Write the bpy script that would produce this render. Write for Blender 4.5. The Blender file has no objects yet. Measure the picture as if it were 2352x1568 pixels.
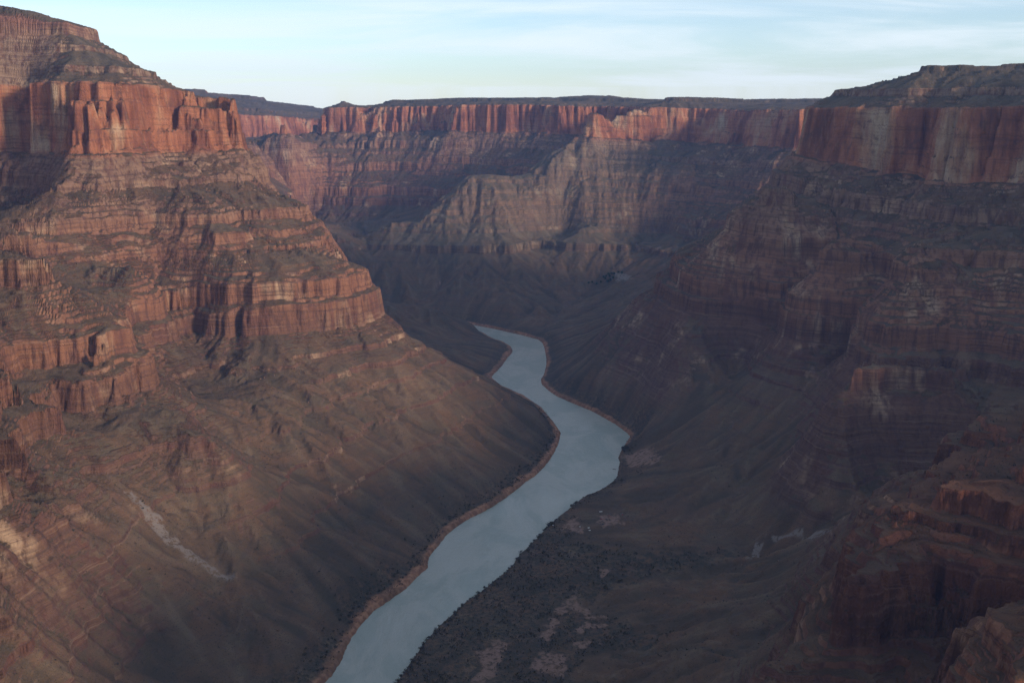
import bpy, math, random
import numpy as np
C = bpy.context.scene.collection
SC = bpy.context.scene
R = math.radians

# ------------------------------------------------------------------ camera
CAM_H = 1000.0
FPX = 2287.0                                # focal length in units of a 2352 x 1568 frame
PITCH = math.atan(534.0 / FPX)
cam = bpy.data.cameras.new('camera')
cam.sensor_width = 36.0
cam.lens = 36.0 * FPX / 2352.0
cam.clip_start = 1.0
cam.clip_end = 60000.0
camo = bpy.data.objects.new('camera', cam)
C.objects.link(camo)
camo.location = (0, 0, CAM_H)
camo.rotation_euler = (math.pi / 2 - PITCH, 0, 0)
SC.camera = camo

# ------------------------------------------------------------------ light
SUN_EL = 14.5
SUN_AZ = 122.0                              # clockwise from +Y (north); behind the viewer's right shoulder
sv = np.array([math.sin(R(SUN_AZ)) * math.cos(R(SUN_EL)), math.cos(R(SUN_AZ)) * math.cos(R(SUN_EL)), math.sin(R(SUN_EL))])
sun = bpy.data.lights.new('sun', 'SUN')
sun.energy = 3.5
sun.angle = R(9.0)
sun.color = (1.0, 0.80, 0.62)
suno = bpy.data.objects.new('sun', sun)
C.objects.link(suno)
from mathutils import Vector
suno.rotation_euler = Vector(sv.tolist()).to_track_quat('Z', 'Y').to_euler()

SC.view_settings.view_transform = 'Standard'
SC.view_settings.look = 'None'
SC.view_settings.exposure = 0.28
SC.view_settings.gamma = 1.0
SC.view_settings.use_curve_mapping = False
SC.cycles.volume_bounces = 0
SC.cycles.max_bounces = 5
SC.cycles.volume_max_steps = 64
SC.cycles.use_denoising = True
SC.cycles.denoiser = 'OPENIMAGEDENOISE'
SC.cycles.denoising_input_passes = 'RGB_ALBEDO_NORMAL'
SC.cycles.denoising_prefilter = 'NONE'

# ------------------------------------------------------------------ node helper
class NT:
    def __init__(s, tree):
        s.t = tree
        s.n = tree.nodes
        s.n.clear()
    def node(s, typ, **kw):
        nd = s.n.new(typ)
        for k, v in kw.items():
            setattr(nd, k, v)
        return nd
    def put(s, sock, v):
        if v is None:
            return
        if hasattr(v, 'links'):
            s.t.links.new(v, sock)
        elif isinstance(v, (tuple, list)) and len(v) == 3 and sock.type == 'RGBA':
            sock.default_value = (*v, 1.0)
        else:
            sock.default_value = v
    def m(s, op, a, b=None, c=None, clamp=False):
        nd = s.node('ShaderNodeMath', operation=op, use_clamp=clamp)
        for i, v in enumerate((a, b, c)):
            if v is not None:
                s.put(nd.inputs[i], v)
        return nd.outputs[0]
    def vm(s, op, a, b):
        nd = s.node('ShaderNodeVectorMath', operation=op)
        s.put(nd.inputs[0], a); s.put(nd.inputs[1], b)
        return nd.outputs[0]
    def step(s, x, a, b, lo=0.0, hi=1.0):
        nd = s.node('ShaderNodeMapRange', interpolation_type='SMOOTHSTEP')
        for i, v in enumerate((x, a, b, lo, hi)):
            s.put(nd.inputs[i], v)
        return nd.outputs[0]
    def noise(s, vec, scale, detail=3.0, rough=0.55, dist=0.0):
        nd = s.node('ShaderNodeTexNoise')
        s.put(nd.inputs['Vector'], vec)
        nd.inputs['Scale'].default_value = scale
        nd.inputs['Detail'].default_value = detail
        nd.inputs['Roughness'].default_value = rough
        nd.inputs['Distortion'].default_value = dist
        return nd.outputs['Fac']
    def mix(s, fac, a, b, blend='MIX'):
        nd = s.node('ShaderNodeMix', data_type='RGBA', blend_type=blend)
        s.put(nd.inputs[0], fac); s.put(nd.inputs[6], a); s.put(nd.inputs[7], b)
        return nd.outputs[2]
    def ramp(s, fac, stops, interp='LINEAR'):
        nd = s.node('ShaderNodeValToRGB')
        cr = nd.color_ramp
        cr.interpolation = interp
        while len(cr.elements) < len(stops):
            cr.elements.new(0.5)
        for e, (p, c) in zip(cr.elements, stops):
            e.position = p
            e.color = (*c, 1.0)
        s.put(nd.inputs[0], fac)
        return nd.outputs[0]
    def attr(s, name):
        return s.node('ShaderNodeAttribute', attribute_name=name)

# ------------------------------------------------------------------ sky
W = bpy.data.worlds.new('World')
SC.world = W
W.use_nodes = True
w = NT(W.node_tree)
sky = w.node('ShaderNodeTexSky', sky_type='NISHITA', sun_disc=False)
sky.sun_elevation = R(SUN_EL)
sky.sun_rotation = R(SUN_AZ)
sky.altitude = 1200.0
sky.air_density = 1.0
sky.dust_density = 1.0
sky.ozone_density = 2.0
gen = w.node('ShaderNodeTexCoord').outputs['Generated']
sep = w.node('ShaderNodeSeparateXYZ'); w.put(sep.inputs[0], gen)
elev = w.m('MAXIMUM', sep.outputs[2], 0.02)
cx = w.m('DIVIDE', sep.outputs[0], w.m('ADD', elev, 0.10))
cy = w.m('DIVIDE', sep.outputs[1], w.m('ADD', elev, 0.10))
cv = w.node('ShaderNodeCombineXYZ')
w.put(cv.inputs[0], w.m('MULTIPLY', cx, 0.55)); w.put(cv.inputs[1], cy)
n1 = w.noise(cv.outputs[0], 0.75, 7, 0.6, 0.5)
n2 = w.noise(cv.outputs[0], 0.22, 3, 0.5)
cl = w.m('MULTIPLY', w.step(n1, 0.36, 0.64), w.step(n2, 0.25, 0.55))
cl = w.m('MULTIPLY', w.m('MULTIPLY_ADD', cl, 0.62, 0.15), w.step(sep.outputs[2], 1.0, 0.10, 0.55, 1.0))
skyc = w.mix(cl, w.mix(1.0, sky.outputs[0], (.90, .93, 1.0), 'MULTIPLY'), (5.0, 5.45, 5.75))
bg = w.node('ShaderNodeBackground')
w.put(bg.inputs[0], skyc)
bg.inputs[1].default_value = 0.162
wo = w.node('ShaderNodeOutputWorld')
w.t.links.new(bg.outputs[0], wo.inputs[0])

# ------------------------------------------------------------------ noise
def _hash(ix, iy, seed):
    h = (ix.astype(np.int64) * 374761393 + iy.astype(np.int64) * 668265263 + seed * 2147483647) & 0xFFFFFFFF
    h = ((h ^ (h >> 13)) * 1274126177) & 0xFFFFFFFF
    return (h ^ (h >> 16)) & 0xFFFFFFFF
def perlin(x, y, seed=0):
    ix = np.floor(x); iy = np.floor(y)
    fx = (x - ix).astype(np.float32); fy = (y - iy).astype(np.float32)
    ix = ix.astype(np.int64); iy = iy.astype(np.int64)
    sx = fx * fx * fx * (fx * (fx * 6 - 15) + 10)
    sy = fy * fy * fy * (fy * (fy * 6 - 15) + 10)
    out = []
    for a, b in ((0, 0), (1, 0), (0, 1), (1, 1)):
        ang = GA[_hash(ix + a, iy + b, seed) & 1023]
        out.append(ang[..., 0] * (fx - a) + ang[..., 1] * (fy - b))
    p = out[0] + sx * (out[1] - out[0])
    q = out[2] + sx * (out[3] - out[2])
    return 1.5 * (p + sy * (q - p))
_a = np.arange(1024) * (2 * np.pi / 1024)
GA = np.stack([np.cos(_a), np.sin(_a)], -1).astype(np.float32)
def fbm(x, y, wl, octs, seed=0, gain=0.5):
    s = 0; a = 1.0
    for o in range(octs):
        s = s + a * perlin(x / wl + 17.3 * o, y / wl - 9.1 * o, seed + o)
        wl *= 0.5; a *= gain
    return s
def sstep(x, a, b):
    t = np.clip((x - a) / (b - a), 0, 1)
    return t * t * (3 - 2 * t)

# ------------------------------------------------------------------ layered rock: height z as a function of a smooth field u
TOP = [(855, .75), (915, 14), (922, 1.6), (986, 16), (991, 1.6), (1040, 13), (1082, .6), (1104, 5), (1172, .55), (1186, 4), (1236, .5), (1276, 7), (1300, .3), (1700, .2)]
LAYERS_A = [(0, 1), (60, .8), (118, .75), (125, 4), (178, .75), (187, 4), (236, .75), (244, 4), (270, .7), (283, 5), (310, .65), (322, 4), (365, .75), (445, 8), (456, .5), (505, 9), (590, .6), (648, 6), (700, .65), (712, 3),
            (745, .75), (790, 5)] + TOP
LAYERS_B = [(0, 1), (60, .8), (236, .75), (241, 3), (300, .75), (310, 3), (365, .75), (412, 6), (428, .5), (482, 8), (565, .65), (578, 4), (640, .65), (676, 4),
            (756, .65), (772, 4)] + TOP
LAYERS_C = [(0, 1), (60, .8), (262, .75), (300, 9), (345, .5), (356, 6), (392, .5), (402, 6), (436, .5), (447, 6), (482, .5), (495, 7), (540, .5), (552, 6),
            (596, .5), (608, 6), (648, .5), (662, 7), (720, .6), (734, 6), (790, .6), (802, 6)] + TOP
LAYERS_D = [(0, 1), (60, .8), (150, .75), (205, 3), (215, .5), (262, 6), (272, .5), (345, 8), (356, .4), (445, 11), (453, .3), (470, 4), (476, .3), (505, 9), (514, .35), (575, 8), (584, .4),
            (640, 7), (700, 1), (790, 2)] + TOP
def tables(L):
    z = np.array([l[0] for l in L], float)
    u = np.zeros(len(L))
    for i in range(1, len(L)):
        u[i] = u[i - 1] + (z[i] - z[i - 1]) / L[i][1]
    # rescale so both tables agree at u for z = 400, 865, 1040
    return z, u
ZA, UA = tables(LAYERS_A)
ZB, UB = tables(LAYERS_B)
def _anchor(Z, U, ZR, UR):
    zs = np.array([0, 365, 700, 855, 1040, 1700.])
    uu = np.interp(zs, Z, U); ur = np.interp(zs, ZR, UR)
    return np.interp(U, uu, ur)
ZC, UC = tables(LAYERS_C); ZD, UD = tables(LAYERS_D)
UB = _anchor(ZB, UB, ZA, UA); UC = _anchor(ZC, UC, ZA, UA)
_zs = np.array([0, 160, 400, 590, 855, 1040, 1700.])
UD = np.interp(UD, np.interp(_zs, ZD, UD), np.interp(_zs, ZA, UA))
def Tinv(z):
    z = np.asarray(z, float)
    return np.where(z < 0, z, np.interp(z, ZA, UA))

def ray(u, v):
    a = (u - 1176) / FPX; b = (784 - v) / FPX
    return np.array([a, math.cos(PITCH) + b * math.sin(PITCH), -math.sin(PITCH) + b * math.cos(PITCH)])
def at_z(u, v, z):
    d = ray(u, v); t = (z - CAM_H) / d[2]
    return np.array([d[0] * t, d[1] * t, z])
def at_y(u, v, y):
    d = ray(u, v); t = y / d[1]
    return np.array([d[0] * t, y, CAM_H + d[2] * t])

# ------------------------------------------------------------------ survey of the canyon: points of known height, plus unseen ground shaped for the light
# regions: 0 near left wall, 1 right wall, 2 far mesa, 3 middle ridge, 4 promontory, 5 valley floor, 6 distant wall
PTS = []          # x, y, z, region
def cz(reg, z, *uv):
    for u, v in uv:
        PTS.append((*at_z(u, v, z), reg))
def cy_(reg, *uvy):
    for u, v, y in uvy:
        PTS.append((*at_y(u, v, y), reg))
def cw(reg, *xyz):
    for p in xyz:
        PTS.append((*p, reg))
# dip of the beds: shift of the beds below and of the beds above the great red cliff
DIP = np.array([(-1080, 3960, 5, -25), (-1180, 3650, 5, 15), (-1300, 3300, 5, 48), (-2500, 3000, 8, 60), (1050, 3650, -25, -35), (1250, 3200, -70, -35), (1150, 2400, -20, -30), (-600, 7400, -12, -18), (300, 7000, -15, -18), (1350, 5700, -60, -45), (0, 5500, 0, 0), (-2600, 8500, -85, -80), (-1700, 9500, -95, -130),
                (700, 1200, 0, 0), (0, 2500, 0, 0), (0, 4500, 0, 0), (2500, 2500, -20, -20), (3000, 6000, -30, -20)], float)

def crest(reg, dy, dzz, *uvy):
    for u, v, y in uvy:
        p = at_y(u, v, y)
        PTS.append((*p, reg)); PTS.append((p[0] - 0.2 * dy, y + dy, p[2] - dzz, reg))
# left wall
cz(0, 860, (200, 352), (260, 353), (330, 350), (400, 345), (470, 340), (528, 335))
cw(0, (-1650, 3420, 860), (-1900, 3250, 860))
cy_(0, (0, 14, 3750), (80, 32, 3740), (95, 60, 3700), (150, 84, 3660), (190, 112, 3620), (250, 135, 3580), (290, 152, 3560), (338, 163, 3540), (395, 205, 3500), (430, 222, 3560), (480, 224, 3760))
cw(0, (-2500, 3600, 1400), (-2300, 4200, 1330), (-1850, 4100, 1200), (-1450, 4100, 1060), (-2600, 2700, 1340), (-3200, 3600, 1400), (-3200, 2200, 1320), (-1350, 4400, 850), (-1050, 4250, 600), (-1750, 4800, 700), (-1150, 4050, 800))
cy_(0, (165, 292, 3330), (150, 332, 3230), (60, 350, 3560), (40, 420, 3380), (75, 485, 3150))
cy_(0, (140, 420, 3020), (100, 500, 2900), (230, 500, 3000), (100, 640, 2650), (230, 640, 2740), (330, 600, 2840), (300, 420, 3150), (450, 470, 3120), (560, 500, 3180), (480, 580, 2980), (600, 580, 3030), (690, 560, 3180), (520, 410, 3400))
cz(0, 500, (345, 652), (500, 655), (650, 655), (780, 640))
cz(0, 365, (420, 765), (560, 772), (700, 765), (800, 748), (860, 735))
crest(0, 200, 150, (547, 337, 3900), (572, 353, 3830))
cy_(0, (507, 252, 3900), (526, 300, 3930))
# near left spur
cz(0, 365, (392, 930), (300, 945), (200, 968), (140, 990), (95, 1070), (55, 1135), (0, 1165))
cz(0, 450, (330, 842), (200, 850), (40, 935), (0, 960))
cz(0, 505, (305, 750), (200, 765), (0, 800))
cy_(0, (170, 695, 2300), (100, 640, 2330), (0, 606, 2300))
cw(0, (-1300, 1900, 760), (-1600, 1700, 940), (-1900, 2000, 1060), (-1150, 1300, 680), (-1500, 1000, 940), (-2200, 800, 1150), (-1500, 2450, 800))
cz(0, 310, (440, 945), (500, 1000), (350, 985), (220, 1015), (160, 1090), (60, 1170))
cz(0, 265, (495, 1035), (400, 1085), (290, 1148), (210, 1240), (150, 1290))
cy_(0, (0, 1290, 1400), (0, 1568, 1230), (200, 1568, 1350), (350, 1568, 1450), (550, 1568, 1550))
cz(0, 150, (430, 1330), (600, 1230), (330, 1400))
cz(0, 210, (400, 1180), (600, 1060), (720, 1020))
cz(0, 290, (600, 900), (450, 900), (760, 850))
cz(0, 60, (800, 1330), (900, 1180), (1060, 1090), (640, 1480))
cz(0, 320, (405, 880), (425, 840))
# left spur crest and its hidden north side
crest(0, 200, 150, (600, 370, 3750), (640, 440, 3620), (740, 510, 3450), (802, 600, 3330), (880, 715, 3160), (960, 790, 3100))
cy_(0, (772, 550, 3400), (817, 650, 3260), (1060, 840, 3070), (1130, 882, 3060), (1230, 940, 3060))
cw(0, (-500, 3650, 230), (-150, 3500, 60), (-800, 3900, 420), (-1200, 5000, 420), (-600, 4200, 140))
# valley floor behind the spur
crest(5, 110, 70, (870, 690, 4330), (960, 702, 4350))
cy_(5, (1040, 728, 4400), (1082, 741, 4410), (1108, 754, 4415), (1000, 640, 5020), (900, 620, 5080), (830, 567, 5330), (1080, 690, 4790), (1250, 660, 4960), (1380, 640, 5060), (1150, 705, 4670), (1300, 720, 4640))
cz(5, 60, (1000, 785), (1060, 805))
cz(5, 25, (1120, 800), (1100, 830), (1140, 735), (1270, 770))
cw(5, (-800, 4850, 70), (-1300, 4850, 110))
# middle ridge
cz(3, 300, (820, 551), (880, 555), (984, 560), (1060, 561), (1148, 560), (1210, 550), (1300, 545), (1400, 552), (1518, 552))
crest(3, 260, 150, (880, 519, 5480), (940, 485, 5550), (1000, 444, 5620), (1060, 404, 5700), (1100, 385, 5760), (1150, 388, 5820), (1230, 381, 5880), (1270, 350, 5930), (1300, 330, 5970))
crest(3, 220, 100, (1372, 288, 6060), (1388, 302, 6090))
cy_(3, (1410, 294, 6110), (1445, 258, 6180), (800, 541, 5400))
cz(3, 270, (1180, 575), (1300, 570), (1418, 572))
cy_(3, (1200, 460, 5560), (1330, 440, 5680), (1300, 400, 5790), (1430, 400, 5790), (1340, 500, 5440), (1500, 450, 5620), (1400, 340, 5980), (1500, 340, 5990), (1580, 400, 5640), (1080, 470, 5500))
cy_(3, (1480, 245, 6280), (1540, 230, 6400), (1620, 470, 5400), (1560, 520, 5300))
cw(3, (-900, 6150, 330), (-450, 6250, 400), (-50, 6350, 500), (300, 6450, 620))
# far mesa
cy_(2, (755, 302, 7500), (830, 302, 7450), (900, 302, 7400), (1024, 304, 7300), (1035, 307, 7100), (1130, 306, 7050), (1228, 306, 7000), (1262, 302, 6900), (1304, 302, 6880), (1400, 300, 6850))
cz(2, 795, (1600, 330), (1700, 335), (1780, 338), (1838, 342))
cy_(2, (900, 234, 7800), (1100, 230, 7650), (1300, 233, 7500), (1385, 218, 7700), (1450, 226, 7800), (1600, 236, 7400), (1700, 231, 6800), (1850, 234, 6600), (795, 231, 7650), (835, 249, 7650))
cw(2, (-600, 8900, 1030), (500, 9000, 1060), (1500, 8500, 1050), (2500, 7000, 1060), (0, 10500, 1040), (2500, 9500, 1050), (-400, 9900, 1020))
cy_(2, (645, 340, 7400), (700, 310, 7550), (640, 450, 6800), (700, 450, 6850), (800, 450, 6850), (950, 450, 6800), (800, 525, 6500), (720, 520, 6400), (1000, 380, 6950), (1100, 345, 7000))
cw(2, (-1750, 7800, 620), (-1650, 8500, 640), (-1500, 8000, 760))
cw(2, (1250, 4250, 400), (1150, 4700, 320))
# distant wall
cz(6, 770, (545, 330), (600, 335), (660, 330), (720, 318))
cy_(6, (395, 206, 9200), (470, 215, 9100), (520, 236, 9000), (590, 252, 8900), (640, 263, 9300), (700, 268, 9500), (738, 265, 9800))
cw(6, (-2600, 10200, 1120), (-3800, 9000, 1180), (-1500, 10800, 960), (-3500, 7500, 1100), (-2600, 7200, 640), (-2100, 8300, 600), (-3400, 6500, 900), (-2900, 5800, 640))
# right wall
cy_(1, (1842, 359, 3700), (1918, 371, 3560), (2002, 380, 3450), (2080, 383, 3380), (2142, 388, 3280), (2270, 412, 3080), (2352, 405, 2980))
cy_(1, (1882, 234, 3900), (1905, 215, 3850), (1990, 200, 3780), (2080, 172, 3720), (2130, 160, 3700), (2352, 150, 3600))
cw(1, (1480, 4200, 700), (2000, 3850, 980), (2500, 3400, 1100), (1950, 2950, 1180), (2300, 2700, 1300), (1950, 2200, 1010), (1650, 2250, 860), (2000, 1750, 980), (1650, 1450, 480), (2000, 1000, 440), (2600, 700, 450), (2600, 1900, 1200), (2800, 1250, 600), (3500, 2300, 1000), (2300, 0, 460), (1700, -600, 560), (3500, 0, 480), (1400, 200, 600), (700, -500, 950), (0, -700, 950), (-700, -800, 1000))  # unseen outer ground, shaped high to shade this wall, low to light the left
cw(1, (2200, 4300, 600), (3000, 4050, 640), (3900, 3700, 690), (3200, 3300, 1000))  # unseen rim kept low to widen the gap for the sun
cw(2, (1250, 4850, 360), (1700, 4850, 390), (2300, 4750, 420), (3000, 4500, 450), (3900, 4200, 470), (2200, 5250, 840), (3000, 5050, 850), (3900, 4800, 850), (2300, 5600, 1030), (3200, 5500, 1040))  # added unseen side canyon that lets sun through to the middle ridge
cy_(1, (1800, 430, 3600), (1760, 450, 3600), (1680, 505, 3480), (1640, 560, 3400), (1510, 625, 3500), (1560, 590, 3500))
cz(1, 365, (1540, 690), (1611, 712), (1700, 717), (1860, 727), (1940, 775))
cy_(1, (1985, 740, 2560), (1985, 820, 2440), (2010, 865, 2380))
cz(1, 640, (1690, 512), (1800, 520), (1920, 545))
cz(1, 505, (1620, 610), (1800, 620), (1930, 640))
cy_(1, (1990, 690, 2600))
cy_(1, (1900, 450, 3400), (2050, 450, 3200), (2200, 470, 2930), (2352, 480, 2780), (2080, 568, 2640), (2200, 560, 2650), (2352, 560, 2580), (2080, 690, 2480), (2200, 690, 2470), (2352, 690, 2420), (2150, 800, 2380), (2100, 740, 2450), (2040, 770, 2400), (2352, 800, 2320), (2060, 885, 2300), (2200, 872, 2300), (2352, 868, 2250))
cz(1, 310, (1580, 765), (1750, 775))
cy_(1, (1968, 910, 2200), (2080, 910, 2210), (2180, 910, 2210), (2180, 980, 2180))
cw(1, (845, 2275, 362), (850, 2215, 352), (840, 2330, 362))
cz(1, 200, (1500, 820), (1700, 850), (1850, 960), (2000, 1060), (2150, 1080))
cz(1, 120, (1400, 850), (1600, 960), (1800, 1080))
cz(5, 60, (1330, 880), (1500, 980), (1600, 1090), (1750, 1200))
cz(5, 100, (1800, 1330), (1700, 1400), (1850, 1250))
cz(5, 25, (1480, 1060), (1500, 1180), (1560, 1250), (1480, 1330), (1480, 1450))
cz(5, 12, (1330, 1250), (1300, 1400), (1200, 1540), (1400, 1540), (1200, 1400))
cz(5, 110, (1620, 1500), (1700, 1440), (1750, 1500))
cw(5, (250, 1200, 60), (0, 900, 120), (350, 1000, 180), (-250, 1000, 220), (-600, 900, 420), (0, 300, 350), (-600, 200, 600))
# promontory
cz(4, 445, (1928, 1270), (2000, 1273), (2150, 1276), (2260, 1276))
cz(4, 340, (1880, 1440), (1845, 1500), (1765, 1560))
cy_(4, (1962, 1205, 1208), (2060, 1135, 1232), (2250, 1110, 1218), (2352, 1040, 1255), (2160, 1180, 1214))
cy_(4, (2352, 905, 1640), (2225, 960, 1620), (2190, 1060, 1580))
cz(4, 200, (1800, 1440), (1840, 1400), (1870, 1300))
cz(4, 300, (2140, 1115), (2050, 1110), (1960, 1190))
cy_(4, (2352, 1330, 880), (2300, 1380, 880), (2235, 1425, 870), (2190, 1568, 830))
cz(4, 350, (2100, 1520), (2150, 1560), (1980, 1520))
cw(4, (1050, 1250, 600), (1300, 1150, 590), (900, 700, 600), (1200, 1600, 600), (700, 400, 520), (1500, 1300, 520), (1250, 500, 540), (560, 620, 500))

LBANK = [(750, 1568), (790, 1510), (800, 1485), (850, 1412), (900, 1376), (940, 1352), (962, 1322), (985, 1305), (985, 1290), (1000, 1265), (1040, 1217), (1100, 1182), (1150, 1156),
         (1200, 1116), (1240, 1087), (1275, 1045), (1286, 1012), (1290, 988), (1235, 925), (1125, 872), (1150, 845), (1176, 815), (1180, 802), (1166, 789), (1130, 778), (1112, 766), (1060, 752)]
RBANK = [(905, 1568), (950, 1500), (1000, 1442), (1080, 1376), (1150, 1320), (1210, 1256), (1260, 1206), (1310, 1162), (1330, 1146), (1390, 1121), (1414, 1096), (1418, 1066), (1420, 1046),
         (1438, 1012), (1444, 1000), (1422, 981), (1370, 951), (1310, 925), (1266, 905), (1236, 876), (1250, 856), (1254, 830), (1248, 800), (1242, 782), (1211, 773), (1161, 761), (1111, 751), (1060, 742)]
lb = [at_z(u, v, 0)[:2] for u, v in LBANK]
rb = [at_z(u, v, 0)[:2] for u, v in RBANK]
for p in lb + rb:
    PTS.append((p[0], p[1], 8.0, 5))
lb = [np.array([-900., 300.]), np.array([-520., 1180.])] + lb + [np.array([-600., 4600.]), np.array([-1100., 4500.]), np.array([-2100., 4500.])]
rb = [np.array([-700., 200.]), np.array([-340., 1200.])] + rb + [np.array([-600., 4700.]), np.array([-1100., 4600.]), np.array([-2100., 4600.])]
def smooth_line(P, n=2):
    P = np.array(P)
    for _ in range(n):
        Q = [P[0]]
        for a, b in zip(P[:-1], P[1:]):
            Q += [a * .75 + b * .25, a * .25 + b * .75]
        P = np.array(Q + [P[-1]])
    return P
lb = smooth_line(lb, 1); rb = smooth_line(rb, 1)
for k in range(2):                                            # natural wobble of the water line
    for arr, sd_ in ((lb, 5), (rb, 9)):
        arr[:, 0] += 4.0 * perlin(arr[:, 0] / 60., arr[:, 1] / 60., sd_ + k)
RIVER = np.concatenate([lb, rb[::-1]])

P = np.array(PTS)
def mq_fit(xy, val, c, lam=0.0):
    d = np.sqrt(((xy[:, None] - xy[None]) ** 2).sum(-1) + c * c)
    n = len(xy)
    A = np.zeros((n + 3, n + 3))
    A[:n, :n] = -d + np.eye(n) * lam
    A[:n, n:] = np.c_[np.ones(n), xy / 1000.]
    A[n:, :n] = A[:n, n:].T
    b = np.r_[val, 0, 0, 0]
    return np.linalg.solve(A, b)
def mq_eval(sol, xy, c, X, Y):
    n = len(xy)
    out = sol[n] + sol[n + 1] * X / 1000. + sol[n + 2] * Y / 1000.
    for i in range(n):
        out = out - sol[i] * np.sqrt((X - xy[i, 0]) ** 2 + (Y - xy[i, 1]) ** 2 + c * c)
    return out
dsolB = mq_fit(DIP[:, :2], DIP[:, 2], 600.)
dsolT = mq_fit(DIP[:, :2], DIP[:, 3], 600.)
def bed_shift(z, db, dt):
    k = sstep(z, 855, 1040)
    return (db * (1 - k) + dt * k) * sstep(z, 200, 600)
_db = mq_eval(dsolB, DIP[:, :2], 600., P[:, 0], P[:, 1]); _dt = mq_eval(dsolT, DIP[:, :2], 600., P[:, 0], P[:, 1])
dipP = bed_shift(P[:, 2], _db, _dt)
for k in range(4):
    dipP = bed_shift(P[:, 2] - dipP, _db, _dt)
# merge points that fall on each other
keep = []
for i in range(len(P)):
    if all((P[i, 0] - P[j, 0]) ** 2 + (P[i, 1] - P[j, 1]) ** 2 > 12 ** 2 for j in keep):
        keep.append(i)
P = P[keep]; dipP = dipP[keep]
uP = Tinv(P[:, 2] - dipP)

# ------------------------------------------------------------------ height grid
GS = 10.0
GX0, GX1, GY0, GY1 = -4400., 4000., -1000., 11500.
gx = np.arange(GX0, GX1 + 1, GS); gy = np.arange(GY0, GY1 + 1, GS)
cs = 40.0
qx = np.arange(GX0, GX1 + 1, cs); qy = np.arange(GY0, GY1 + 1, cs)
QX, QY = np.meshgrid(qx, qy)
MC = 70.0
sol = mq_fit(P[:, :2], uP, MC, lam=6.0)
UQ = mq_eval(sol, P[:, :2], MC, QX, QY)
DQB = mq_eval(dsolB, DIP[:, :2], 600., QX, QY); DQT = mq_eval(dsolT, DIP[:, :2], 600., QX, QY)
best = np.full(QX.shape, 1e18); RQ = np.zeros(QX.shape, np.int32)
wx = QX + 120 * perlin(QX / 400., QY / 400., 71); wy = QY + 120 * perlin(QX / 400., QY / 400., 72)
for i in range(len(P)):
    d = (wx - P[i, 0]) ** 2 + (wy - P[i, 1]) ** 2
    m = d < best
    best[m] = d[m]; RQ[m] = int(P[i, 3])

def cubic(A, x0, y0, s, X, Y):
    fx = (X - x0) / s; fy = (Y - y0) / s
    ix = np.floor(fx).astype(np.int64); iy = np.floor(fy).astype(np.int64)
    tx = (fx - ix); ty = (fy - iy)
    h, wd = A.shape
    def wts(t):
        return (-.5 * t + t * t - .5 * t ** 3, 1 - 2.5 * t * t + 1.5 * t ** 3, .5 * t + 2 * t * t - 1.5 * t ** 3, -.5 * t * t + .5 * t ** 3)
    wX = wts(tx); wY = wts(ty)
    out = 0
    for j in range(4):
        r = np.clip(iy + j - 1, 0, h - 1)
        row = 0
        for i in range(4):
            row = row + wX[i] * A[r, np.clip(ix + i - 1, 0, wd - 1)]
        out = out + wY[j] * row
    return out
def linear(A, x0, y0, s, X, Y):
    h, wd = A.shape
    fx = np.clip((X - x0) / s, 0, wd - 1.001); fy = np.clip((Y - y0) / s, 0, h - 1.001)
    ix = fx.astype(np.int64); iy = fy.astype(np.int64)
    tx = fx - ix; ty = fy - iy
    return (A[iy, ix] * (1 - tx) + A[iy, ix + 1] * tx) * (1 - ty) + (A[iy + 1, ix] * (1 - tx) + A[iy + 1, ix + 1] * tx) * ty

X, Y = np.meshgrid(gx, gy)
U = cubic(UQ, GX0, GY0, cs, X, Y)

def seg_dist(X, Y, poly):
    d2 = np.full(X.shape, 1e18); ins = np.zeros(X.shape, bool)
    n = len(poly)
    for i in range(n):
        ax, ay = poly[i]; bx, by = poly[(i + 1) % n]
        ex, ey = bx - ax, by - ay
        t = np.clip(((X - ax) * ex + (Y - ay) * ey) / (ex * ex + ey * ey + 1e-9), 0, 1)
        d2 = np.minimum(d2, (X - ax - t * ex) ** 2 + (Y - ay - t * ey) ** 2)
        c = ((ay > Y) != (by > Y))
        if c.any():
            xi = ax + (Y - ay) / (by - ay + 1e-12) * ex
            ins ^= c & (X < xi)
    return np.where(ins, -1.0, 1.0) * np.sqrt(d2)
SDQ = seg_dist(QX, QY, RIVER)

# branching gullies that run down the slope of the field
def gullies(U, X, Y, wl, gx_, gy_):
    g = np.sqrt(gx_ ** 2 + gy_ ** 2) + 1e-6
    px, py = -gy_ / g, gx_ / g                      # along the contour
    ux, uy = X / wl, Y / wl
    ix = np.floor(ux); iy = np.floor(uy)
    fx = ux - ix; fy = uy - iy
    ix = ix.astype(np.int64); iy = iy.astype(np.int64)
    cs_, ws, sn = 0, 0, 0
    for j in range(-1, 3):
        for i in range(-1, 3):
            h = _hash(ix + i, iy + j, 77)
            jx = (h & 1023) / 1023. * .8 - .4; jy = ((h >> 10) & 1023) / 1023. * .8 - .4
            dx = fx - i - jx; dy = fy - j - jy
            wgt = np.exp(-1.6 * (dx * dx + dy * dy))
            ph = (dx * px + dy * py) * 2 * np.pi * 0.9
            cs_ = cs_ + wgt * np.cos(ph); sn = sn + wgt * np.sin(ph); ws = ws + wgt
    return cs_ / ws, sn / ws, px, py
def blur(A, n=1):
    for _ in range(n):
        A = (np.roll(A, 1, 0) + np.roll(A, -1, 0) + 2 * A) / 4
        A = (np.roll(A, 1, 1) + np.roll(A, -1, 1) + 2 * A) / 4
    return A
SDG = cubic(SDQ, GX0, GY0, cs, X, Y)
calm = sstep(SDG, 30, 220)
sub = (slice(None), slice(None))
big = fbm(X, Y, 620., 2, 40) * 14.0
far_ = sstep(Y, 3300, 5200)
U = U + big * calm
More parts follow.
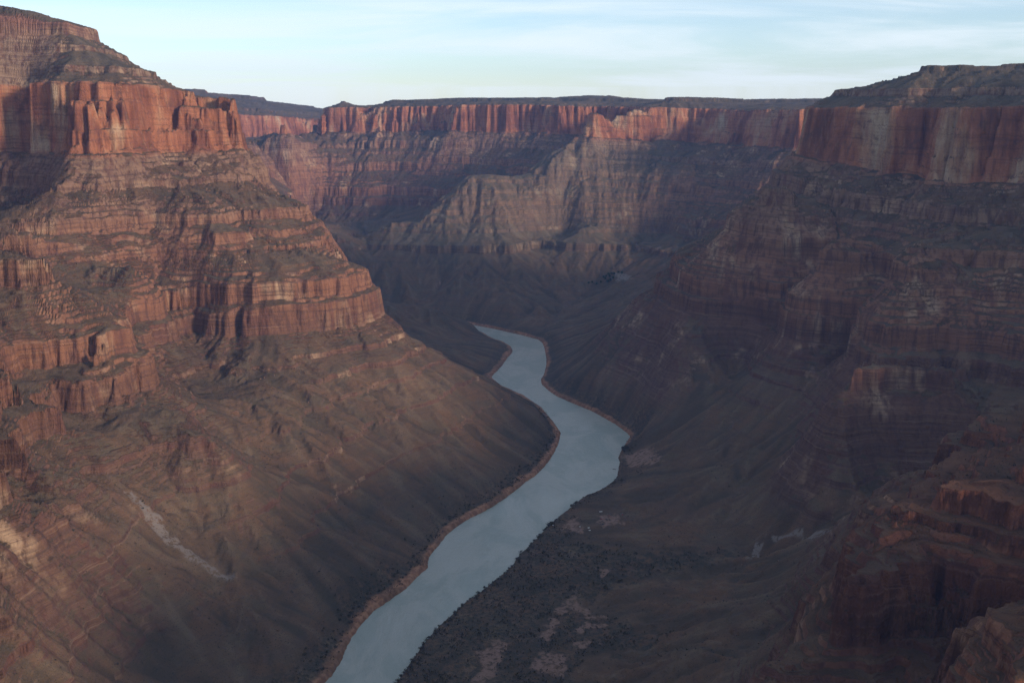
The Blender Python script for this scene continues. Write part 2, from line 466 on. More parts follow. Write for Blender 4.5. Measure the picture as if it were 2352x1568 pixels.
for wl, amp in ((330., 30.), (165., 24.), (84., 15.0), (44., 8.0)):
    gyv, gxv = np.gradient(blur(U, 3 if wl > 100 else 1), GS)
    c, s, px, py = gullies(U, X, Y, wl, gxv, gyv)
    steep = sstep(np.hypot(gxv, gyv), 0.12, 0.55)
    U = U + amp * (1 - 0.15 * far_) * (c - 0.1) * steep * calm * (0.55 + 0.45 * fbm(X, Y, 900., 1, 12))

# pull the weathered field back through the surveyed points
for k in range(2):
    res = uP - cubic(U, GX0, GY0, GS, P[:, 0], P[:, 1])
    print('survey residual', np.abs(res).mean(), np.abs(res).max())
    csol = mq_fit(P[:, :2], res, 90., lam=60.0)
    corr = mq_eval(csol, P[:, :2], 90., QX, QY)
    U = U + cubic(corr, GX0, GY0, cs, X, Y) * sstep(SDG, 0, 40)

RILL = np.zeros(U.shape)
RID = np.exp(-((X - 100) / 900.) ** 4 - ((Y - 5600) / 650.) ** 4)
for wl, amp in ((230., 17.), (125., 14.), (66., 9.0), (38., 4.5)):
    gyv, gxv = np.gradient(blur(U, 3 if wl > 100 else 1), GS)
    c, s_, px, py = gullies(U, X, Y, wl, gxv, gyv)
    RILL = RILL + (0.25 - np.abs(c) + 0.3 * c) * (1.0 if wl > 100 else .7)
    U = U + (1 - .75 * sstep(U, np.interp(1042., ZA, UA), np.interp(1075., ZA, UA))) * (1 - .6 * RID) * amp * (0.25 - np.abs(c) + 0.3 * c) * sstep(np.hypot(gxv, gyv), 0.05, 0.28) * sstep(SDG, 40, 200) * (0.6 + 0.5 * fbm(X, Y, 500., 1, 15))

# ------------------------------------------------------------------ final height at any point
BMIX = None
def height(X, Y, fine=True):
    u = cubic(U, GX0, GY0, GS, X, Y)
    db = linear(DQB, GX0, GY0, cs, X, Y); dt = linear(DQT, GX0, GY0, cs, X, Y)
    sd = linear(SDQ, GX0, GY0, cs, X, Y)
    near = np.abs(sd) < 160
    if fine and near.any():
        sd = sd.copy()
        sd[near] = seg_dist(X[near], Y[near], RIVER)
    cl = sstep(sd, 20, 160)
    prom0 = np.exp(-((X - 850) / 520.) ** 4 - ((Y - 1150) / 560.) ** 4)
    if fine:
        f1 = np.abs(perlin(X / 62., Y / 62., 31)); f2 = np.abs(perlin(X / 27., Y / 27., 32))
        f3 = perlin(X / 12., Y / 12., 33); f4 = perlin(X / 5.5, Y / 5.5, 34); f0 = perlin(X / 150., Y / 150., 35)
        k = np.clip(0.7 + 0.9 * f0, 0.25, 1.6)
        zt = np.interp(np.maximum(u, 0), UA, ZA)
        rwz = sstep(zt, 835, 860) * (1 - sstep(zt, 1035, 1060))
        u = u + cl * rwz * 9.0 * perlin(X / 240., Y / 240., 36)
        k = k * (1 - .6 * sstep(zt, 1045, 1075)) * (1 - .4 * sstep(Y, 4800, 5600) * sstep(zt, 835, 860))
        k = k * (1 - 0.5 * sstep(zt, 835, 860) * (1 - sstep(zt, 1035, 1060)))
        u = u + cl * k * (9.0 * (f1 - 0.3) + 5.0 * (f2 - 0.3) + 1.7 * f3 + 0.7 * f4)
    cone = 55.0 * np.clip(0.15 + 1.1 * perlin(X / 130., Y / 130., 63), 0, 1) if fine else 0.0
    bm = sstep(fbm(X, Y, 700., 2, 51), -0.25, 0.25)
    if fine:
        u = u + prom0 * (-2.5 * np.abs(perlin(X / 34., Y / 34., 39)) + 3.2 * (np.abs(perlin(X / 17., Y / 17., 37)) - .3) + 1.6 * (np.abs(perlin(X / 8., Y / 8., 38)) - .3))
    wob = 5.0 * fbm(X, Y, 260., 2, 61) if fine else 0.0
    uu = np.maximum(u + wob, 0)
    z = np.interp(uu, UA, ZA) * (1 - bm) + np.interp(uu, UB, ZB) * bm
    rw = np.exp(-((X - 100) / 900.) ** 4 - ((Y - 5500) / 700.) ** 4)
    z = z * (1 - rw) + np.interp(uu, UC, ZC) * rw
    rw = np.exp(-((X - 850) / 520.) ** 4 - ((Y - 1150) / 560.) ** 4)
    z = z * (1 - rw) + np.interp(uu, UD, ZD) * rw
    ub = np.interp(855., ZA, UA)
    z = np.where(uu < ub + 14, np.maximum(z, np.minimum(855. + cone * sstep(uu, ub - 10, ub + 1), z + cone * sstep(uu, ub - 75, ub))), z)
    sz = z
    z = np.where(u < 0, np.maximum(u * .2, -5), z - (wob * 0.4)) + bed_shift(z, db, dt)
    if fine:                                          # thin ledges
        led = z / 13.0 + 0.8 * np.sin(z / 29.) + 0.5 * np.sin(z / 15.3 + 1.) + 0.5 * perlin(X / 90., Y / 90., 91)
        fr = led - np.floor(led)
        lm = sstep(perlin(X / 130., Y / 130., 92), -0.35, 0.25) * sstep(sz, 150, 260) * cl
        prom = np.exp(-((X - 850) / 520.) ** 4 - ((Y - 1150) / 560.) ** 4)
        lm = np.maximum(lm * (.18 + .62 * sstep(sz, 335, 400)), prom)
        z = z + 13.0 * 0.95 * lm * (sstep(fr, 0.66, 0.92) - fr)
        led = sz / 5.2 + 0.7 * np.sin(sz / 11.) + 0.4 * perlin(X / 60., Y / 60., 191)
        fr = led - np.floor(led)
        z = z + 5.2 * 0.7 * np.maximum(prom, (.3 + .7 * sstep(sz, 335, 400)) * sstep(perlin(X / 80., Y / 80., 192), -0.3, 0.2)) * sstep(sz, 120, 260) * cl * (sstep(fr, 0.6, 0.9) - fr)
        z = z + cl * (0.45 * perlin(X / 9., Y / 9., 93) + 0.3 * perlin(X / 3.7, Y / 3.7, 94))
    hb = 9.0 + 3.5 * perlin(X / 90., Y / 90., 95)
    e = 1.6 * perlin(X / 14., Y / 14., 96) + 1.0 * perlin(X / 6., Y / 6., 97) if fine else 0.0
    rise = sstep(sd + e, 1.0, 11.0)
    lo = np.where(sd < 0, -3.0, -3.0 * (1 - rise) + hb * rise + 0.035 * np.maximum(sd - 11, 0))
    if fine:
        lo = lo + 0.5 * perlin(X / 20., Y / 20., 98) * rise
    wgt = sstep(sd, 12, 70)
    z = lo * (1 - wgt) + np.maximum(z, np.minimum(lo, 14)) * wgt
    return z, sz, sd

# ------------------------------------------------------------------ mesh over the plan: rings around the overlook, denser where the ground is steep
NT_IN, NR = 1400, 1400
th = np.concatenate([np.linspace(-104, -31, 90), np.linspace(-30.4, 30.4, NT_IN), np.linspace(31, 104, 90)])
th = np.radians(th)
rr = np.geomspace(140., 11000., 1500)
thc = th[::6]
xc = np.sin(thc)[:, None] * rr; yc = np.cos(thc)[:, None] * rr
zc, _, _ = height(xc, yc, False)
dz = np.gradient(zc, axis=1); dr = np.gradient(rr)
del_ = np.gradient(np.arctan2(zc - CAM_H, rr), axis=1)
dens = (np.maximum(del_, 0) + .35 * np.maximum(-del_, 0) + .13 * np.sqrt(dr ** 2 + dz ** 2) / rr) * (0.15 + 0.85 * sstep(rr, 520., 850.))
ker = np.exp(-0.5 * (np.arange(-24, 25) / 8.) ** 2); ker /= ker.sum()
pad = np.pad(dens, ((24, 24), (0, 0)), 'edge')
dens = sum(ker[i] * pad[i:i + len(thc)] for i in range(49))
ker2 = np.exp(-0.5 * (np.arange(-12, 13) / 5.) ** 2); ker2 /= ker2.sum()
pad = np.pad(dens, ((0, 0), (12, 12)), 'edge')
dens = sum(ker2[i] * pad[:, i:i + len(rr)] for i in range(25))
cum = np.cumsum(dens, 1); cum = (cum - cum[:, :1]) / (cum[:, -1:] - cum[:, :1])
tt = np.linspace(0, 1, NR)
rm = np.stack([np.interp(tt, cum[i], rr) for i in range(len(thc))])
RM = np.empty((len(th), NR))
for k in range(NR):
    RM[:, k] = np.interp(np.arange(len(th)), np.arange(len(thc)) * 6, rm[:, k])
VX = np.sin(th)[:, None] * RM; VY = np.cos(th)[:, None] * RM
VZ, VS, VD = height(VX, VY)
del zc, dens, cum, rm

# ------------------------------------------------------------------ ground cover masks (real patches of sand, gravel and scrub)
TS = np.geomspace(700., 12000., 1400)
def ground(u, v):
    d = ray(u, v); d = d / np.linalg.norm(d)
    z, _, _ = height(d[0] * TS, d[1] * TS, False)
    hit = np.nonzero(z > CAM_H + d[2] * TS)[0]
    t = TS[hit[0]] if len(hit) else TS[-1]
    return np.array([d[0] * t, d[1] * t, CAM_H + d[2] * t])
def poly_mask(pts, z):
    return np.array([ground(u, v)[:2] for u, v in pts])
def soft(poly, feather):
    x0, y0 = poly.min(0) - 60; x1, y1 = poly.max(0) + 60
    m = (VX > x0) & (VX < x1) & (VY > y0) & (VY < y1)
    out = np.zeros(VX.shape, np.float32)
    if m.any():
        d = seg_dist(VX[m], VY[m], poly)
        out[m] = 1 - sstep(d + feather * fbm(VX[m], VY[m], 26., 3, 300), -feather * .3, feather * .5)
    return out
pale = np.zeros(VX.shape, np.float32)
PALE = [(215, [(285, 1130), (300, 1130), (345, 1168), (372, 1190), (385, 1215), (420, 1255), (470, 1290), (545, 1328), (535, 1334), (450, 1296), (400, 1258), (352, 1215), (330, 1180)], 7),
        (75, [(1712, 1282), (1735, 1250), (1757, 1246), (1742, 1272), (1725, 1284)], 6),
        (110, [(1760, 1232), (1840, 1220), (1905, 1212), (1908, 1218), (1840, 1228), (1770, 1240)], 8),
        (265, [(1410, 628), (1440, 632), (1452, 640), (1420, 646)], 14)]
for z, pts, fe in PALE:
    pale = np.maximum(pale, soft(poly_mask(pts, z), fe))
sand = np.zeros(VX.shape, np.float32)
SANDP = [[(1284, 1400), (1310, 1372), (1325, 1372), (1335, 1392), (1360, 1412), (1392, 1420), (1372, 1424), (1345, 1414), (1318, 1398), (1300, 1396), (1292, 1412)],
         [(1265, 1420), (1282, 1424), (1272, 1450), (1256, 1470), (1252, 1462)], [(1322, 1446), (1355, 1430), (1385, 1438), (1345, 1445), (1340, 1458)],
         [(1322, 1478), (1360, 1468), (1360, 1476), (1330, 1490)], [(1230, 1510), (1262, 1500), (1296, 1508), (1300, 1530), (1280, 1550), (1240, 1545)],
         [(1375, 1308), (1400, 1308), (1395, 1316), (1388, 1320)], [(1375, 1185), (1420, 1182), (1430, 1200), (1385, 1208)], [(1285, 1210), (1320, 1190), (1330, 1215), (1345, 1225), (1310, 1220)],
         [(1110, 1500), (1150, 1470), (1165, 1480), (1120, 1568), (1095, 1568)], [(1425, 1050), (1490, 1030), (1520, 1060), (1450, 1075)]]
for pts in SANDP:
    sand = np.maximum(sand, soft(poly_mask(pts, 14), 14))
bankn = fbm(VX, VY, 120., 2, 210)
side_left = seg_dist(VX, VY, np.concatenate([lb[:40], lb[40::-1]])) if False else None
def isl_all(p):
    a = np.array([[p[0]]]); b = np.array([[p[1]]])
    return line_dist(lb, a, b)[0, 0] < line_dist(rb, a, b)[0, 0]
def line_dist(A, Xs, Ys):
    d2 = np.full(Xs.shape, 1e18)
    for (ax, ay), (bx, by) in zip(A[:-1], A[1:]):
        ex, ey = bx - ax, by - ay
        t = np.clip(((Xs - ax) * ex + (Ys - ay) * ey) / (ex * ex + ey * ey + 1e-9), 0, 1)
        d2 = np.minimum(d2, (Xs - ax - t * ex) ** 2 + (Ys - ay - t * ey) ** 2)
    return d2
bsel = np.abs(VD) < 60
isl = np.zeros(VX.shape, bool)
isl[bsel] = line_dist(lb, VX[bsel], VY[bsel]) < line_dist(rb, VX[bsel], VY[bsel])
bw = np.where(isl, 1.0, sstep(VY, 2750, 2900) * 0.9)
bank = bw * (1 - sstep(VD - np.where(isl, 6., 0.) + 8 * bankn + 6 * perlin(VX / 45., VY / 45., 219), 10, 22)) * sstep(VZ, -4, -2) * (VD > -5)
bank = bank * (0.6 + 0.4 * sstep(perlin(VX / 90., VY / 90., 222), -0.3, 0.2))
scr = (1 - sstep(VD + 35 * bankn, 20, 80)) * sstep(VD, 6, 16)
terr = soft(poly_mask([(900, 1568), (1000, 1440), (1210, 1258), (1300, 1225), (1420, 1275), (1700, 1270), (1560, 1310), (1450, 1330), (1330, 1395), (1420, 1430), (1560, 1450), (1480, 1480), (1330, 1500), (1300, 1568), (1300, 1700), (800, 1700)], 10), 40)
scr = np.maximum(scr, terr)
green = soft(poly_mask([(1348, 652), (1385, 640), (1396, 625), (1416, 625), (1440, 636), (1420, 648), (1390, 662), (1355, 662)], 262), 10)
scr = np.clip(scr, 0, 1) * sstep(VD, 2, 7) * (1 - 0.9 * np.maximum(sand, pale))

# ------------------------------------------------------------------ materials
def rock_material():
    mt = bpy.data.materials.new('canyon_rock')
    mt.use_nodes = True
    n = NT(mt.node_tree)
    geo = n.node('ShaderNodeNewGeometry')
    pos = geo.outputs['Position']
    nz = n.node('ShaderNodeSeparateXYZ'); n.put(nz.inputs[0], geo.outputs['Normal'])
    sz = n.attr('bed').outputs['Fac']
    msk = n.attr('cover'); sepm = n.node('ShaderNodeSeparateColor'); n.put(sepm.inputs[0], msk.outputs['Color'])
    bank_, scr_, pale_ = sepm.outputs[0], sepm.outputs[1], sepm.outputs[2]
    sand_ = n.attr('sand').outputs['Fac']
    vst = n.vm('MULTIPLY', pos, (1, 1, 0.10))
    streak = n.noise(vst, 0.075, 5, 0.62)
    streak2 = n.noise(vst, 0.022, 4, 0.55, 0.4)
    blot = n.noise(pos, 0.0065, 4, 0.6)
    cb = n.node('ShaderNodeCombineXYZ')
    sp = n.node('ShaderNodeSeparateXYZ'); n.put(sp.inputs[0], pos)
    n.put(cb.inputs[0], n.m('MULTIPLY', sp.outputs[0], 0.004)); n.put(cb.inputs[1], n.m('MULTIPLY', sp.outputs[1], 0.004)); n.put(cb.inputs[2], n.m('MULTIPLY', sz, 0.16))
    beds = n.noise(cb.outputs[0], 1.0, 6, 0.7)
    fine = n.noise(pos, 0.16, 6, 0.7)
    # bedrock colour by bed
    rk = n.ramp(n.m('DIVIDE', sz, 1400.0), [(0.0, (.17, .105, .075)), (.17, (.15, .085, .06)), (.285, (.19, .095, .06)), (.33, (.27, .125, .072)), (.46, (.26, .13, .078)), (.50, (.25, .14, .09)),
                     (.60, (.24, .145, .095)), (.617, (.37, .145, .08)), (.70, (.40, .155, .085)), (.742, (.36, .16, .095)), (.75, (.24, .16, .11)), (.86, (.26, .175, .12)), (.92, (.25, .12, .085)), (1.0, (.2, .15, .1))])
    rk = n.mix(n.m('MULTIPLY', n.step(blot, .50, .68), n.step(streak2, .42, .6)), rk, (.42, .28, .175))
    soft_ = n.m('SUBTRACT', 1.0, n.m('MULTIPLY', .6, n.m('MULTIPLY', n.step(sz, 840, 860), n.step(sz, 1050, 1035))))
    rk = n.mix(n.m('MULTIPLY', n.step(streak, .54, .36), n.m('MULTIPLY', soft_, .75)), rk, (.105, .055, .043))
    rk = n.mix(n.m('MULTIPLY', n.step(streak2, .48, .34), 0.55), rk, (.14, .06, .045))
    rk = n.mix(n.m('MULTIPLY', n.step(beds, .52, .38), 0.62), rk, (.10, .06, .048))
    rk = n.mix(n.m('MULTIPLY', n.step(beds, .56, .66), 0.32), rk, (.36, .25, .17))
    red = n.m('MULTIPLY', n.step(sz, 845, 865), n.step(sz, 1048, 1032))
    pan = n.noise(n.vm('MULTIPLY', pos, (1, 1, .35)), .0068, 5, .58, .5)
    panel = n.ramp(pan, [(.30, (.13, .055, .04)), (.43, (.23, .088, .05)), (.52, (.37, .15, .078)), (.60, (.40, .22, .125)), (.69, (.47, .34, .22))])
    panel = n.mix(n.m('MULTIPLY', n.step(streak, .50, .34), .38), panel, (.13, .06, .045))
    panel = n.mix(n.m('MULTIPLY', n.step(streak, .56, .68), .25), panel, (.48, .33, .21))
    panel = n.mix(n.m('MULTIPLY', n.step(fine, .5, .36), .35), panel, (.16, .08, .055))
    panel = n.mix(n.m('MULTIPLY', n.step(beds, .50, .38), .45), panel, (.12, .06, .045))
    panel = n.mix(n.m('MULTIPLY', n.step(n.noise(pos, .016, 5, .65), .56, .66), .6), panel, (.12, .065, .05))
    rk = n.mix(red, rk, panel)
    # loose slopes
    sl = n.mix(n.step(blot, .38, .62), (.130, .083, .052), (.155, .088, .051))
    sl = n.mix(n.m('MULTIPLY', n.step(n.noise(pos, .018, 4, .6), .45, .65), .7), sl, (.122, .093, .060))
    sl = n.mix(n.m('MULTIPLY', n.step(beds, .52, .40), .35), sl, (.09, .065, .052))
    sl = n.mix(n.m('MULTIPLY', n.step(sz, 1000., 1100.), .6), sl, (.105, .092, .068))
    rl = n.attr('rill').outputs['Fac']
    sl = n.mix(n.m('MULTIPLY', n.step(rl, .05, -.75), .62), sl, (.066, .052, .036))  # relief shading put into the colour: scrubby gullies darker, ridges paler
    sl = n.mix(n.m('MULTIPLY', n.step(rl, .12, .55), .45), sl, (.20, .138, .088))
    shrub = n.noise(pos, 0.42, 2, .5)
    sl = n.mix(n.m('MULTIPLY', n.step(shrub, .60, .68), .75), sl, (.045, .042, .030))
    sl = n.mix(n.m('MULTIPLY', n.step(n.noise(pos, .9, 1, .5), .70, .76), .6), sl, (.30, .25, .2))
    ang = n.m('MULTIPLY_ADD', n.m('SUBTRACT', fine, .5), .22, n.m('MULTIPLY_ADD', n.m('SUBTRACT', beds, .5), .45, nz.outputs[2]))
    stp = n.m('MAXIMUM', n.step(ang, .88, .70), n.m('MULTIPLY', n.step(nz.outputs[2], .62, .52), .9))
    stp = n.m('MULTIPLY', stp, n.m('MAXIMUM', n.step(sz, 190, 345), n.m('MULTIPLY', n.step(nz.outputs[2], .72, .58), n.step(sz, 70, 150))))
    stp = n.m('MULTIPLY', n.m('ADD', stp, n.m('MULTIPLY', n.m('MAXIMUM', n.m('MULTIPLY', n.attr('soil').outputs['Fac'], -1.0), 0.0), n.m('MULTIPLY', n.step(beds, .42, .55), .55)), None, True), n.m('SUBTRACT', 1.0, n.m('MULTIPLY', n.attr('soil').outputs['Fac'], .6)))
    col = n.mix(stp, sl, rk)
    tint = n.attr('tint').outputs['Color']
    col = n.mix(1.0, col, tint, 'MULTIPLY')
    # cover
    sn_ = n.noise(pos, .10, 5, .7)
    sc_f = n.m('MULTIPLY', scr_, n.step(sn_, .40, .60))
    col = n.mix(n.m('MULTIPLY', sc_f, .92), col, n.mix(n.step(shrub, .4, .62), (.045, .042, .030), (.080, .068, .050)))
    col = n.mix(bank_, col, n.mix(n.step(streak, .4, .62), (.25, .12, .07), (.40, .205, .115)))
    col = n.mix(n.m('MULTIPLY', sand_, n.step(sn_, .62, .46)), col, (.25, .155, .115))
    col = n.mix(n.m('MULTIPLY', pale_, n.step(sn_, .60, .48)), col, (.21, .172, .145))
    bs = n.node('ShaderNodeBsdfPrincipled')
    n.put(bs.inputs['Base Color'], col)
    bs.inputs['Roughness'].default_value = .95
    bs.inputs['Specular IOR Level'].default_value = .08
    h = n.m('ADD', n.m('MULTIPLY', n.m('ADD', n.m('MULTIPLY', streak, 9.0), n.m('MULTIPLY', beds, 7.0)), stp), n.m('MULTIPLY', fine, 3.0))
    h = n.m('ADD', h, n.m('MULTIPLY', shrub, 1.2))
    bp = n.node('ShaderNodeBump'); bp.inputs['Strength'].default_value = .9; bp.inputs['Distance'].default_value = 1.0
    n.put(bp.inputs['Height'], h)
    n.t.links.new(bp.outputs[0], bs.inputs['Normal'])
    o = n.node('ShaderNodeOutputMaterial')
    n.t.links.new(bs.outputs[0], o.inputs[0])
    return mt
ROCK = rock_material()

def water_material():
    mt = bpy.data.materials.new('river_water'); mt.use_nodes = True
    n = NT(mt.node_tree)
    pos = n.node('ShaderNodeNewGeometry').outputs['Position']
    a = n.noise(n.vm('MULTIPLY', pos, (1, .5, 1)), .009, 5, .6, 1.0)
    col = n.mix(n.step(a, .4, .6), (.30, .325, .27), (.37, .37, .31))
    bs = n.node('ShaderNodeBsdfPrincipled')
    n.put(bs.inputs['Base Color'], col)
    big_ = n.noise(n.vm('MULTIPLY', pos, (1, .55, 1)), .011, 5, .62, 1.4)
    n.put(bs.inputs['Roughness'], n.step(big_, .36, .64, .13, .24))
    bs.inputs['IOR'].default_value = 1.33
    rip = n.m('ADD', n.noise(pos, .09, 5, .65, .6), n.m('MULTIPLY', n.noise(pos, .45, 3, .6), .5))
    rip = n.m('MULTIPLY', rip, n.step(big_, .34, .66, .75, 1.25))
    bp = n.node('ShaderNodeBump'); bp.inputs['Strength'].default_value = .9; bp.inputs['Distance'].default_value = 1.4
    n.put(bp.inputs['Height'], rip); n.t.links.new(bp.outputs[0], bs.inputs['Normal'])
    o = n.node('ShaderNodeOutputMaterial'); n.t.links.new(bs.outputs[0], o.inputs[0])
    return mt

# ------------------------------------------------------------------ terrain objects
def mesh_from(name, co, quads, mat, attrs=None, smooth=True):
    me = bpy.data.meshes.new(name)
    me.vertices.add(len(co)); me.vertices.foreach_set('co', np.ascontiguousarray(co, np.float32).ravel())
    me.loops.add(quads.size); me.loops.foreach_set('vertex_index', np.ascontiguousarray(quads, np.int32).ravel())
    me.polygons.add(len(quads)); me.polygons.foreach_set('loop_start', np.arange(len(quads), dtype=np.int32) * quads.shape[1])
    me.polygons.foreach_set('use_smooth', np.full(len(quads), smooth))
    for k, v in (attrs or {}).items():
        if v.ndim == 1:
            a = me.attributes.new(k, 'FLOAT', 'POINT'); a.data.foreach_set('value', np.ascontiguousarray(v, np.float32))
        else:
            a = me.attributes.new(k, 'FLOAT_COLOR', 'POINT'); a.data.foreach_set('color', np.ascontiguousarray(v, np.float32).ravel())
    me.update(calc_edges=True)
    me.materials.append(mat)
    ob = bpy.data.objects.new(name, me)
    C.objects.link(ob)
    return ob
nth = len(th)
co = np.stack([VX, VY, VZ], -1).reshape(-1, 3)
iq = (np.arange(nth - 1)[:, None] * NR + np.arange(NR - 1)[None]).ravel()
quads = np.stack([iq, iq + NR, iq + NR + 1, iq + 1], -1)
reg = RQ[np.clip(((VY - GY0) / cs).round().astype(int), 0, RQ.shape[0] - 1), np.clip(((VX - GX0) / cs).round().astype(int), 0, RQ.shape[1] - 1)]
reg = np.where((reg == 0) & (VX > 800) | (reg == 4) & (VX < 0), 5, reg)
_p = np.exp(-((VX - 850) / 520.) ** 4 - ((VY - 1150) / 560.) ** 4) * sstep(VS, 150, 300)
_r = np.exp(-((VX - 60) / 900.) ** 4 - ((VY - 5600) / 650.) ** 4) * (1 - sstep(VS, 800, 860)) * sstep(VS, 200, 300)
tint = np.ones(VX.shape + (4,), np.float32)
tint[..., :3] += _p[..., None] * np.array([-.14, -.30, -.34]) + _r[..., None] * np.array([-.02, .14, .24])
low = (VS < 45) | (scr > .5)
reg = np.where(low, 5, reg).ravel()
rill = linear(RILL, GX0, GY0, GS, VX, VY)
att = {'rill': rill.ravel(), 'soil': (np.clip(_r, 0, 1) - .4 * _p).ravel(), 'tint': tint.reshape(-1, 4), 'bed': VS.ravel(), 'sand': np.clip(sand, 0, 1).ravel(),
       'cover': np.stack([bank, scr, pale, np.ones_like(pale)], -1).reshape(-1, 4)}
freg = reg[quads[:, 0]]
NAMES = {0: ('canyon_wall', 'sunlit stepped brown canyon wall with red cliff band on the left of the river'),
         1: ('canyon_wall', 'shaded stepped canyon wall with dark red cliff on the right of the river'),
         2: ('mesa', 'flat topped mesa with pink red cliff closing the view behind the ridge'),
         3: ('ridge', 'grey brown banded ridge running down in front of the far mesa'),
         4: ('promontory', 'dark layered rock promontory in the lower right foreground'),
         5: ('valley_floor', 'dusty valley floor and river terraces beside the river'),
         6: ('canyon_wall', 'distant hazy pink canyon wall seen through the gap behind the left wall')}
CATS = {0: 'canyon wall', 1: 'canyon wall', 2: 'mesa', 3: 'ridge', 4: 'promontory', 5: 'valley floor', 6: 'canyon wall'}
for r_, (nm, lab) in NAMES.items():
    q = quads[freg == r_]
    if not len(q):
        continue
    ids, inv = np.unique(q, return_inverse=True)
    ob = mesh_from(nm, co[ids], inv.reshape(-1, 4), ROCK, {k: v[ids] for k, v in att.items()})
    ob['label'] = lab; ob['category'] = CATS[r_]; ob['kind'] = 'structure'

# ------------------------------------------------------------------ plants, rocks and the landing ground by the river
rng = np.random.default_rng(5)
random.seed(5)
def plain(name, c1, c2, scale=0.6, rough=.9):
    mt = bpy.data.materials.new(name); mt.use_nodes = True
    n = NT(mt.node_tree)
    pos = n.node('ShaderNodeNewGeometry').outputs['Position']
    bs = n.node('ShaderNodeBsdfPrincipled')
    n.put(bs.inputs['Base Color'], n.mix(n.step(n.noise(pos, scale, 3, .6), .35, .65), c1, c2))
    bs.inputs['Roughness'].default_value = rough
    bs.inputs['Specular IOR Level'].default_value = .2 if rough > .5 else .5
    o = n.node('ShaderNodeOutputMaterial'); n.t.links.new(bs.outputs[0], o.inputs[0])
    return mt
BUSHM = plain('dark_foliage', (.042, .037, .021), (.098, .080, .048), .35)
DESERT = plain('desert_foliage', (.030, .028, .019), (.065, .055, .036), .1)
GREENM = plain('green_foliage', (.018, .045, .022), (.04, .075, .035), .12)
BARKM = plain('bark', (.07, .05, .035), (.12, .09, .065), 2.)
STONEM = plain('boulder_stone', (.11, .06, .042), (.22, .14, .095), .4)
def leaf_cloud(nq, rad, hh, size, rnd, z0=0.0):
    # many small leaf faces spread unevenly through an uneven volume
    cen = rnd.normal(0, 1, (nq, 3)); cen /= np.linalg.norm(cen, axis=1)[:, None]
    cen *= (rnd.random(nq) ** .45)[:, None]
    lob = 1 + .35 * np.sin(3 * np.arctan2(cen[:, 1], cen[:, 0]) + rnd.random() * 6)
    cen = cen * np.array([rad, rad, hh / 2]) * lob[:, None] + np.array([0, 0, hh / 2 + z0])
    a = rnd.normal(0, 1, (nq, 3)); a /= np.linalg.norm(a, axis=1)[:, None]
    b = np.cross(a, rnd.normal(0, 1, (nq, 3))); b /= np.linalg.norm(b, axis=1)[:, None]
    sz_ = size * (.6 + .8 * rnd.random(nq))[:, None]
    v = np.stack([cen - a * sz_, cen + b * sz_ * .6, cen + a * sz_, cen - b * sz_ * .6], 1).reshape(-1, 3)
    v[:, 2] = np.maximum(v[:, 2], -.1)
    return v, np.arange(nq * 4).reshape(-1, 4)
def tag(o, label, cat, group=None, kind=None):
    o['label'] = label; o['category'] = cat
    if group: o['group'] = group
    if kind: o['kind'] = kind
    return o
def spot(u, v):
    g = ground(u, v)
    z, _, _ = height(np.array([[g[0]]]), np.array([[g[1]]]))
    return g[0], g[1], float(z[0, 0])
def lay(x, y):
    z, _, _ = height(np.array(x, float)[None], np.array(y, float)[None])
    return z[0]
TMPL = []
for k in range(6):
    v, q = leaf_cloud(150, 2.2 + .3 * k % 2, 3.4 + .3 * k, .55, rng)
    ob = mesh_from('bush', v, q, BUSHM, smooth=False)
    TMPL.append(ob)
used = [False] * 6
def bush(x, y, z, sc, label, group, k=None):
    k = random.randrange(6) if k is None else k
    if used[k]:
        ob = TMPL[k].copy(); C.objects.link(ob)
    else:
        ob = TMPL[k]; used[k] = True
    ob.location = (x, y, z - .15); ob.rotation_euler = (0, 0, random.random() * 6.3)
    ob.scale = (sc * random.uniform(.85, 1.2), sc * random.uniform(.85, 1.2), sc * random.uniform(.75, 1.15))
    return tag(ob, label, 'bush', group)
for (u, v, nb, spread, sc, lab, grp) in (
        (1266, 1204, 7, 9, 1.9, 'tall dark bush at the water edge beside the sandy landing', 'tall bushes beside the landing'),
        (1312, 1164, 6, 8, 1.6, 'dark bush on the right bank where the river narrows above the landing', 'bushes above the landing'),
        (1434, 1030, 12, 14, 1.8, 'dark bush in the thick clump at the corner of the right bank', 'bushes at the bank corner'),
        (1240, 1222, 5, 9, 1.3, 'low dark bush overhanging the water just downstream of the landing', 'bushes below the landing')):
    cx, cy0, _ = spot(u, v)
    for _ in range(nb):
        x, y = cx + random.gauss(0, spread * .5), cy0 + random.gauss(0, spread)
        sdv = seg_dist(np.array([[x]]), np.array([[y]]), RIVER)[0, 0]
        for _k in range(12):
            if seg_dist(np.array([[x]]), np.array([[y]]), RIVER)[0, 0] > 6: break
            x += 3
        bush(x, y, lay([x], [y])[0], sc * random.uniform(.7, 1.15), lab, grp)
